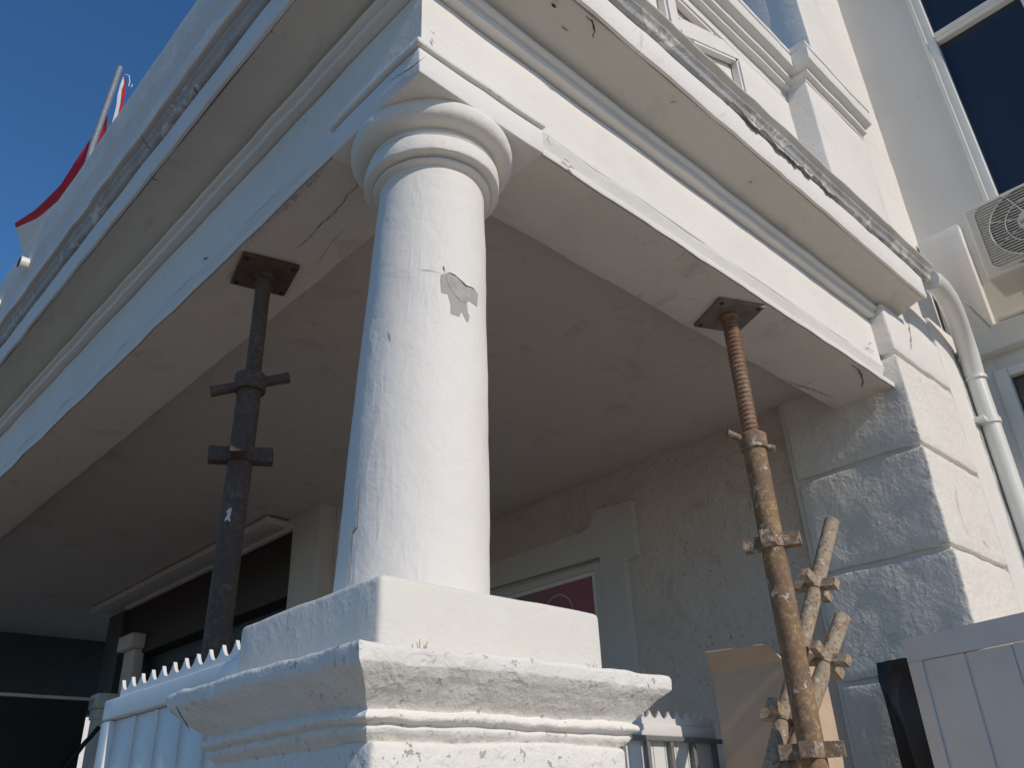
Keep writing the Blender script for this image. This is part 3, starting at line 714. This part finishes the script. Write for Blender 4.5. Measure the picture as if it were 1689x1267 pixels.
# ------------------------------------------------------------------ props under the beams
def threaded(x, y, z0, z1, r, pitch=.0105, n=20, amp=.0016):
    V, F = [], []; k = int((z1 - z0) / (pitch / 4)); 
    for i in range(k + 1):
        z = z0 + (z1 - z0) * i / k; ph = (z - z0) / pitch
        for j in range(n):
            a = 2 * math.pi * j / n; rr = r + amp * math.sin(2 * math.pi * ph - a)
            V.append((x + rr * math.cos(a), y + rr * math.sin(a), z))
    for i in range(k):
        for j in range(n): F.append((i * n + j, i * n + (j + 1) % n, (i + 1) * n + (j + 1) % n, (i + 1) * n + j))
    return V, F
def lug(parent, c, dirv, up, mat, L=.034, h=.0128, w=.0125):
    d = Vector(dirv).normalized(); u = Vector(up).normalized(); s = d.cross(u)
    c = Vector(c)
    a = obox(c + d * L * .5, d * L * .5, s * w, u * h)
    inner = obox(c + d * L * .52, d * L * .35, s * (w + .0015), u * h * .45)
    l = obj('wedge_lug', wobm(a, .0012, 60), mat, parent, smooth=False)
    return l
def prop(name, label, x, y, zt, plate_rot, plate_half, rod_z, collar_z, lugs, mt, mr, mp, ml, bot, lean=(0, 0), grp='steel props under the porch beams', handle=(200, 0), hr=.0072, amp=.0016, tr=.0232):
    t = thing(name, label, 'steel prop', (x + lean[0], y + lean[1], bot), group=grp)
    ca, sa = math.cos(math.radians(plate_rot)), math.sin(math.radians(plate_rot))
    H = plate_half
    pl = obj('head_plate', wobm(obox((x, y, zt - .0055), (H * ca, H * sa, 0), (-H * sa, H * ca, 0), (0, 0, .004)), .0006, 40), mp, t, smooth=False)
    for i in (-1, 1):
        for j in (-1, 1):
            q = (x + .82 * H * (i * ca - j * sa), y + .82 * H * (i * sa + j * ca), zt - .0098)
            obj('bolt_hole', tube([q, (q[0], q[1], q[2] - .0006)], .005, 10), m_black, pl)
    L = zt - bot
    ax = lambda z: (x + lean[0] * (zt - z) / L, y + lean[1] * (zt - z) / L, z)
    obj('screw', threaded(x, y, collar_z - .02, zt - .011, rod_z, amp=amp), mr, t)
    wl = tube([ax(zt - .018), ax(zt - .0105)], [rod_z + .0015, rod_z + .006], 20); obj('weld_bead', wobm(wl, .001, 60), mr, t)
    obj('outer_tube', tube([ax(collar_z), ax((collar_z + bot) / 2), ax(bot)], tr, 26), mt, t)
    c = ax(collar_z)
    obj('collar', wobm(tube([(c[0], c[1], c[2] - .016), (c[0], c[1], c[2] - .012), (c[0], c[1], c[2] + .016), (c[0], c[1], c[2] + .020)], [.0275, .029, .029, .025], 24), .0008, 40), ml, t)
    for a, tilt, ln in handle:
        an = math.radians(a); d = Vector((math.cos(an), math.sin(an), tilt)).normalized()
        p0 = Vector(c) + d * .022; p1 = Vector(c) + d * ln
        obj('collar_handle', tube([tuple(p0), tuple(p0 * .4 + p1 * .6), tuple(p1)], [hr, hr, hr * 1.12], 12), ml, t)
    for (z, rot) in lugs:
        c = ax(z); ring = obj('lug_ring', tube([(c[0], c[1], z - .013), (c[0], c[1], z + .013)], .0255, 24), ml, t)
        for q in range(4):
            an = math.radians(rot + 90 * q); lug(t, (c[0] + .021 * math.cos(an), c[1] + .021 * math.sin(an), z), (math.cos(an), math.sin(an), 0), (0, 0, 1), ml)
    return t
prop('steel_prop', 'rusty yellow-brown steel prop with a pale threaded screw standing under the right-hand sunlit beam', 1.487, .795, 1.0, 64.6, .057, .0165, .680, [(.467, 110), (.090, 110)], m_rusty, m_thread, m_fplate, m_lug, GZ + .16, lean=(.004, .002), handle=((150, .35, .060), (300, -.5, .045)))
prop('steel_prop', 'dark brown steel prop with a square head plate standing under the shaded left-hand beam', .620, 1.316, 1.0, 75.4, .055, .0145, .745, [(.600, 148)], m_dprop, m_dprop, m_dplate, m_dprop, GZ + .16, lean=(-.012, .020), handle=((150, -.30, .072), (330, .30, .072)), hr=.0100, amp=.0007, tr=.0215)
# paint splash on the dark prop
pc = at(376, 825, X=.59)
random.seed(9)
dark = [o for o in bpy.data.objects if o.name.startswith('steel_prop')][1]
def splash():
    V = [];  cx, cy = .612, 1.326
    for i in range(16):
        a = 2 * math.pi * i / 16; rr = random.uniform(.55, 1.25)
        th = math.atan2(-cy, -cx) + .1 + .42 * math.cos(a) * rr; z = .487 + .015 * math.sin(a) * rr + .012 * math.cos(a) * rr
        V.append((cx + .0234 * math.cos(th), cy + .0234 * math.sin(th), z))
    return V, [tuple(range(16))]
obj('paint_splash', splash(), m_flake, dark, smooth=False)

# loose scaffold tubes leaning behind the right prop
def scaffold(label, a, b, lugs, r=.0162, open_top=True):
    a, b = Vector(a), Vector(b); d = (b - a).normalized()
    e = b + d * ((b.z - (GZ + .16)) / -d.z)
    t = thing('scaffold_tube', label, 'scaffold tube', tuple(e), group='scaffold tubes leaning behind the prop')
    obj('tube', wobm(tube([tuple(a + (e - a) * i / 12) for i in range(13)], r, 20), .0006, 20), m_scaf, t)
    obj('tube_bore', tube([tuple(a - d * .0006), tuple(a + d * .002)], r * .8, 18), m_crack, t)
    side = d.cross(Vector((1, 0, 0))).normalized(); fwd = d.cross(side).normalized()
    for f, rot in lugs:
        c = a + (b - a) * f
        obj('lug_ring', tube([tuple(c - d * .012), tuple(c + d * .012)], r + .0022, 20), m_scaf, t)
        for q in range(4):
            an = math.radians(rot + 90 * q); dv = side * math.cos(an) + fwd * math.sin(an)
            lug(t, tuple(c + dv * (r - .001)), dv, tuple(-d), m_scaf, L=.033, h=.0095, w=.0085)
scaffold('tallest pale mortar-spattered scaffold tube leaning against the pier behind the rusty prop', (1.77, .793, .566), (1.496, .886, .067), [(.30, 5), (.82, 5)])
scaffold('shorter pale scaffold tube leaning lower behind the rusty prop', (1.70, .785, .345), (1.52, .859, .076), [(.32, 10)])

# ------------------------------------------------------------------ cardboard box
cb = thing('cardboard_box', 'tall open brown cardboard box standing on the porch behind the rusty prop', 'cardboard box', (1.72, 1.03, GZ + .16))
BX, BY0, BY1, BZ = 1.70, .925, 1.115, .275
obj('side', join(sbox(BX, BX + .006, BY0, BY1, GZ + .16, BZ), sbox(BX + .006, BX + .15, BY0, BY0 + .006, GZ + .16, BZ), sbox(BX + .006, BX + .15, BY1 - .006, BY1, GZ + .16, BZ), sbox(BX + .15, BX + .156, BY0, BY1, GZ + .16, BZ)), m_card, cb, smooth=False)
p1, p2, p3, p4 = Vector((BX, BY1, BZ)), Vector((BX, BY0 + .01, BZ + .005)), at(1264, 1063, X=1.66), at(1163, 1077, X=1.655)
obj('flap', ([tuple(p1), tuple(p2), tuple(p3), tuple(p4), tuple(p1 + Vector((.005, 0, .002))), tuple(p2 + Vector((.005, 0, .002))), tuple(p3 + Vector((.005, 0, .002))), tuple(p4 + Vector((.005, 0, .002)))], [(0, 1, 2, 3), (7, 6, 5, 4), (0, 4, 5, 1), (1, 5, 6, 2), (2, 6, 7, 3), (3, 7, 4, 0)]), m_card, cb, smooth=False)
q3, q4 = at(1300, 1092, X=1.72), at(1270, 1062, X=1.69)
obj('flap', ([tuple(p2), tuple(Vector((BX + .12, BY0, BZ))), tuple(Vector((BX + .10, BY0 - .02, BZ + .05))), tuple(p2 + Vector((.0, -.03, .045)))], [(0, 1, 2, 3)]), m_card, cb, smooth=False)

# ------------------------------------------------------------------ railings and gate
def scallop(L, n, depth, base):
    """outline in (u, h): pointed crests between round dips"""
    pts = [(0, 0)]; w_ = L / n
    for i in range(n):
        for j in range(9):
            t = j / 8; pts.append((i * w_ + t * w_, base + depth * (1 - math.sin(math.pi * t) ** .75)))
    pts.append((L, 0)); return pts
def plate_x(pts, x, th, y0, z0):
    n = len(pts); V = [(x, y0 + u, z0 + h) for u, h in pts] + [(x + th, y0 + u, z0 + h) for u, h in pts]
    F = []
    m_ = n
    for i in range(1, n - 2):
        pass
    # split into quads below the outline so the concave shape stays clean
    V, F = [], []
    top_ = pts[1:-1]
    for (u, h) in top_:
        V += [(x, y0 + u, z0), (x, y0 + u, z0 + h), (x + th, y0 + u, z0), (x + th, y0 + u, z0 + h)]
    for i in range(len(top_) - 1):
        a, b = 4 * i, 4 * i + 4
        F += [(a, a + 1, b + 1, b), (a + 2, b + 2, b + 3, a + 3), (a + 1, a + 3, b + 3, b + 1), (a, b, b + 2, a + 2)]
    return V, F
fx = .50
fe = thing('railing', 'white boarded metal railing with a scalloped top at the left behind the pedestal', 'railing', (fx, 1.2, GZ))
obj('scalloped_strip', plate_x(scallop(.40, 11, .017, .008), fx, .005, .985, .1935), m_gatewhite, fe, smooth=False)
obj('top_rail', wobm(box(fx - .006, fx + .016, .93, 1.428, .1620, .1930, .003, .04), .0008), m_gatewhite, fe)
obj('end_stile', wobm(box(fx - .006, fx + .016, 1.395, 1.428, GZ + .16, .1615, .003, .1), .0006), m_gatewhite, fe)
for i in range(6):
    y1 = 1.394 - i * .078
    obj('board', wobm(box(fx + .003, fx + .011, y1 - .075, y1, GZ + .17, .1615, .002, .2), .0006), m_gatewhite, fe)
    obj('board_rib', tube([(fx + .002, y1 - .0765, GZ + .17), (fx + .002, y1 - .0765, .160)], .0035, 8), m_gatewhite, fe)
# sunlit railing between pedestal and box
gy = 1.20
fm = thing('railing', 'sunlit white metal railing with spiked scalloped top and bars coloured grey for shade right of the pedestal', 'railing', (1.6, gy, GZ))
def plate_y(pts, y, th, x0, z0):
    V, F = plate_x(pts, y, th, x0, z0); return [(b, a, c) for a, b, c in V], [tuple(reversed(f)) for f in F]
obj('scalloped_strip', plate_y(scallop(.64, 19, .016, .012), gy, .005, 1.16, .177), m_gatewhite, fm, smooth=False)
obj('top_plate', wobm(box(1.16, 1.80, gy - .004, gy + .012, .152, .1765, .003, .05), .0006), m_gatewhite, fm)
obj('grey_rail', box(1.16, 1.82, gy - .014, gy - .006, .141, .1515, .002, .5), m_bar, fm)
for i in range(16):
    x = 1.175 + i * .041
    obj('sheet_board', sbox(x - .0195, x + .0195, gy + .002, gy + .008, GZ + .16, .150), m_gatewhite, fm, smooth=False)
for i in range(8):
    x = 1.205 + i * .082
    obj('bar', box(x - .005, x + .005, gy - .013, gy - .003, GZ + .16, .1405, .001, 2), m_bar, fm)
# grey gate at the lower right
gt = thing('gate', 'pale grey boarded metal gate standing open at the lower right in front of the pier', 'gate', (1.87, .6, GZ))
A, B_ = Vector((1.90, .752)), Vector((1.755, .20))
gd = (B_ - A); GL = gd.length; gd.normalize(); gn = Vector((-gd.y, gd.x))
if gn.x > 0: gn = -gn
def gbox(u0, u1, n0, n1, z0a, z1a, zs0=0, zs1=0):
    """box on the gate: u along, n out of it, with the top following the slight rise"""
    V = []
    for u in (u0, u1):
        for n in (n0, n1):
            p = A + gd * u + gn * n
            V += [(p.x, p.y, z0a + zs0 * u), (p.x, p.y, z1a + zs1 * u)]
    return V, [(0, 1, 3, 2), (4, 6, 7, 5), (0, 4, 5, 1), (2, 3, 7, 6), (0, 2, 6, 4), (1, 5, 7, 3)]
rise = -.0
obj('top_rail', gbox(0, GL, -.008, .008, .266, .314, rise, rise), m_gategrey, gt, smooth=False)
obj('stile', gbox(0, .032, -.0075, .0075, GZ + .1, .2655), m_gategrey, gt, smooth=False)
u = .033; i = 0
while u < GL - .08:
    wd = .100
    obj('board', gbox(u, u + wd - .005, -.003 - .002 * (i % 2), .003 - .002 * (i % 2), GZ + .12, .264), m_gategrey, gt, smooth=False)
    obj('board_lip', gbox(u + wd - .0047, u + wd - .0003, -.006, -.001, GZ + .12, .263), m_gategrey, gt, smooth=False)
    u += wd; i += 1
tl = thing('gap_sheet', 'black crumpled sheet added to darken the gap between the pier and the grey gate', 'black sheet', (2.08, .80, GZ))
def gap_sheet_mesh():
    V, F = [], []; n, mm = 14, 30
    for i in range(n + 1):
        for j in range(mm + 1):
            y = .66 + .235 * i / n; z = GZ + .1 + (.300 - GZ - .1) * j / mm
            V.append((2.06 + .035 * noise.noise(Vector((y * 14, 0, z * 9))) + .012 * noise.noise(Vector((y * 40, 3, z * 30))), y, z))
    for i in range(n):
        for j in range(mm): a = i * (mm + 1) + j; F.append((a, a + mm + 1, a + mm + 2, a + 1))
    return V, F
m_gapsheet = glass_mat('black_gap_sheet', (.02, .02, .021, 1), .35)
obj('sheet', gap_sheet_mesh(), m_gapsheet, tl)  # added black sheet standing in for the dark gap beside the gate

# ------------------------------------------------------------------ flag, pole and spouts
obj('flagpole', tube([(.597, 3.0, 1.9), (.603, 3.0, 2.55), (.632, 3.0, 3.02)], .0125, 16), m_galv, label='grey galvanised flagpole rising behind the left parapet', cat='flagpole', base=(.6, 3.0, 1.9))
fgd = thing('flag', 'red and white flag drooping in the wind from the pole behind the left parapet', 'flag', (.62, 3.0, 2.9))
def cloth(topp, botp, t0, t1, n=22, mmm=8):
    V, F = [], []
    for i in range(n + 1):
        s = i / n * (len(topp) - 1); k = min(int(s), len(topp) - 2); fr_ = s - k
        a = Vector(topp[k]).lerp(Vector(topp[k + 1]), fr_); b = Vector(botp[k]).lerp(Vector(botp[k + 1]), fr_)
        for j in range(mmm + 1):
            t = t0 + (t1 - t0) * j / mmm; p = a.lerp(b, t)
            x = p.x + .010 * math.sin(i / n * 9 + t * 3) * math.sin(math.pi * min(1, i / n * 2.5)) * .6
            V.append((x, p.y, p.z))
    for i in range(n):
        for j in range(mmm): a = i * (mmm + 1) + j; F.append((a, a + mmm + 1, a + mmm + 2, a + 1))
    return V, F
tp = [at(176, 186, Y=3.02), at(164, 206, Y=3.06), at(133, 252, Y=3.14), at(99, 306, Y=3.30), at(58, 346, Y=3.52), at(24, 368, Y=3.74)]
bt = [at(186, 232, Y=3.02), at(215, 330, Y=3.06), at(190, 380, Y=3.15), at(150, 420, Y=3.30), at(95, 440, Y=3.55), at(22, 400, Y=3.78)]
bt[-1] = at(40, 422, Y=3.80)
obj('red_cloth', cloth(tp, bt, 0, .14), m_red, fgd)
obj('white_cloth', cloth(tp, bt, .14, 1.0), m_wcloth, fgd)
h1 = [at(206, 128, Y=2.99), at(207, 152, Y=2.98), at(199, 200, Y=2.98)]
h2 = [at(203, 126, Y=3.0), at(188, 190, Y=3.0), at(176, 235, Y=3.0)]
obj('hoist_corner', cloth(h1, h2, 0, .40, 8, 3), m_red, fgd)
obj('hoist_edge', cloth(h1, h2, .45, 1, 8, 3), m_wcloth, fgd)
obj('halyard', tube([tuple(at(206, 122, Y=2.98)), tuple(at(213, 124, Y=2.97)), tuple(at(214, 134, Y=2.97)), tuple(at(212, 142, Y=2.97)), tuple(at(217, 143, Y=2.97)), tuple(at(218, 139, Y=2.97))], .0022, 6), m_wcloth, fgd)
for y, lab in ((3.13, 'white drain spout sticking out of the left parapet below the flag'), (3.50, 'white drain spout farthest along the left parapet')):
    sp_ = obj('drain_spout', tube([(.60, y, 1.975), (.487, y, 1.972), (.486, y, 1.972)], [.026, .026, .024], 20), m_pvc, label=lab, cat='drain spout', group='drain spouts on the parapet', base=(.55, y, 1.97))
    obj('spout_mouth', tube([(.4855, y, 1.972), (.484, y, 1.972)], .021, 16), m_crack, sp_)
    obj('mortar_dab', wobm(lathe([(.003, 1.935), (.016, 1.945), (.018, 1.96), (.008, 1.972)], lambda z, y=y: (.548, y - .012), 12), .004, 60), m_peel, sp_)
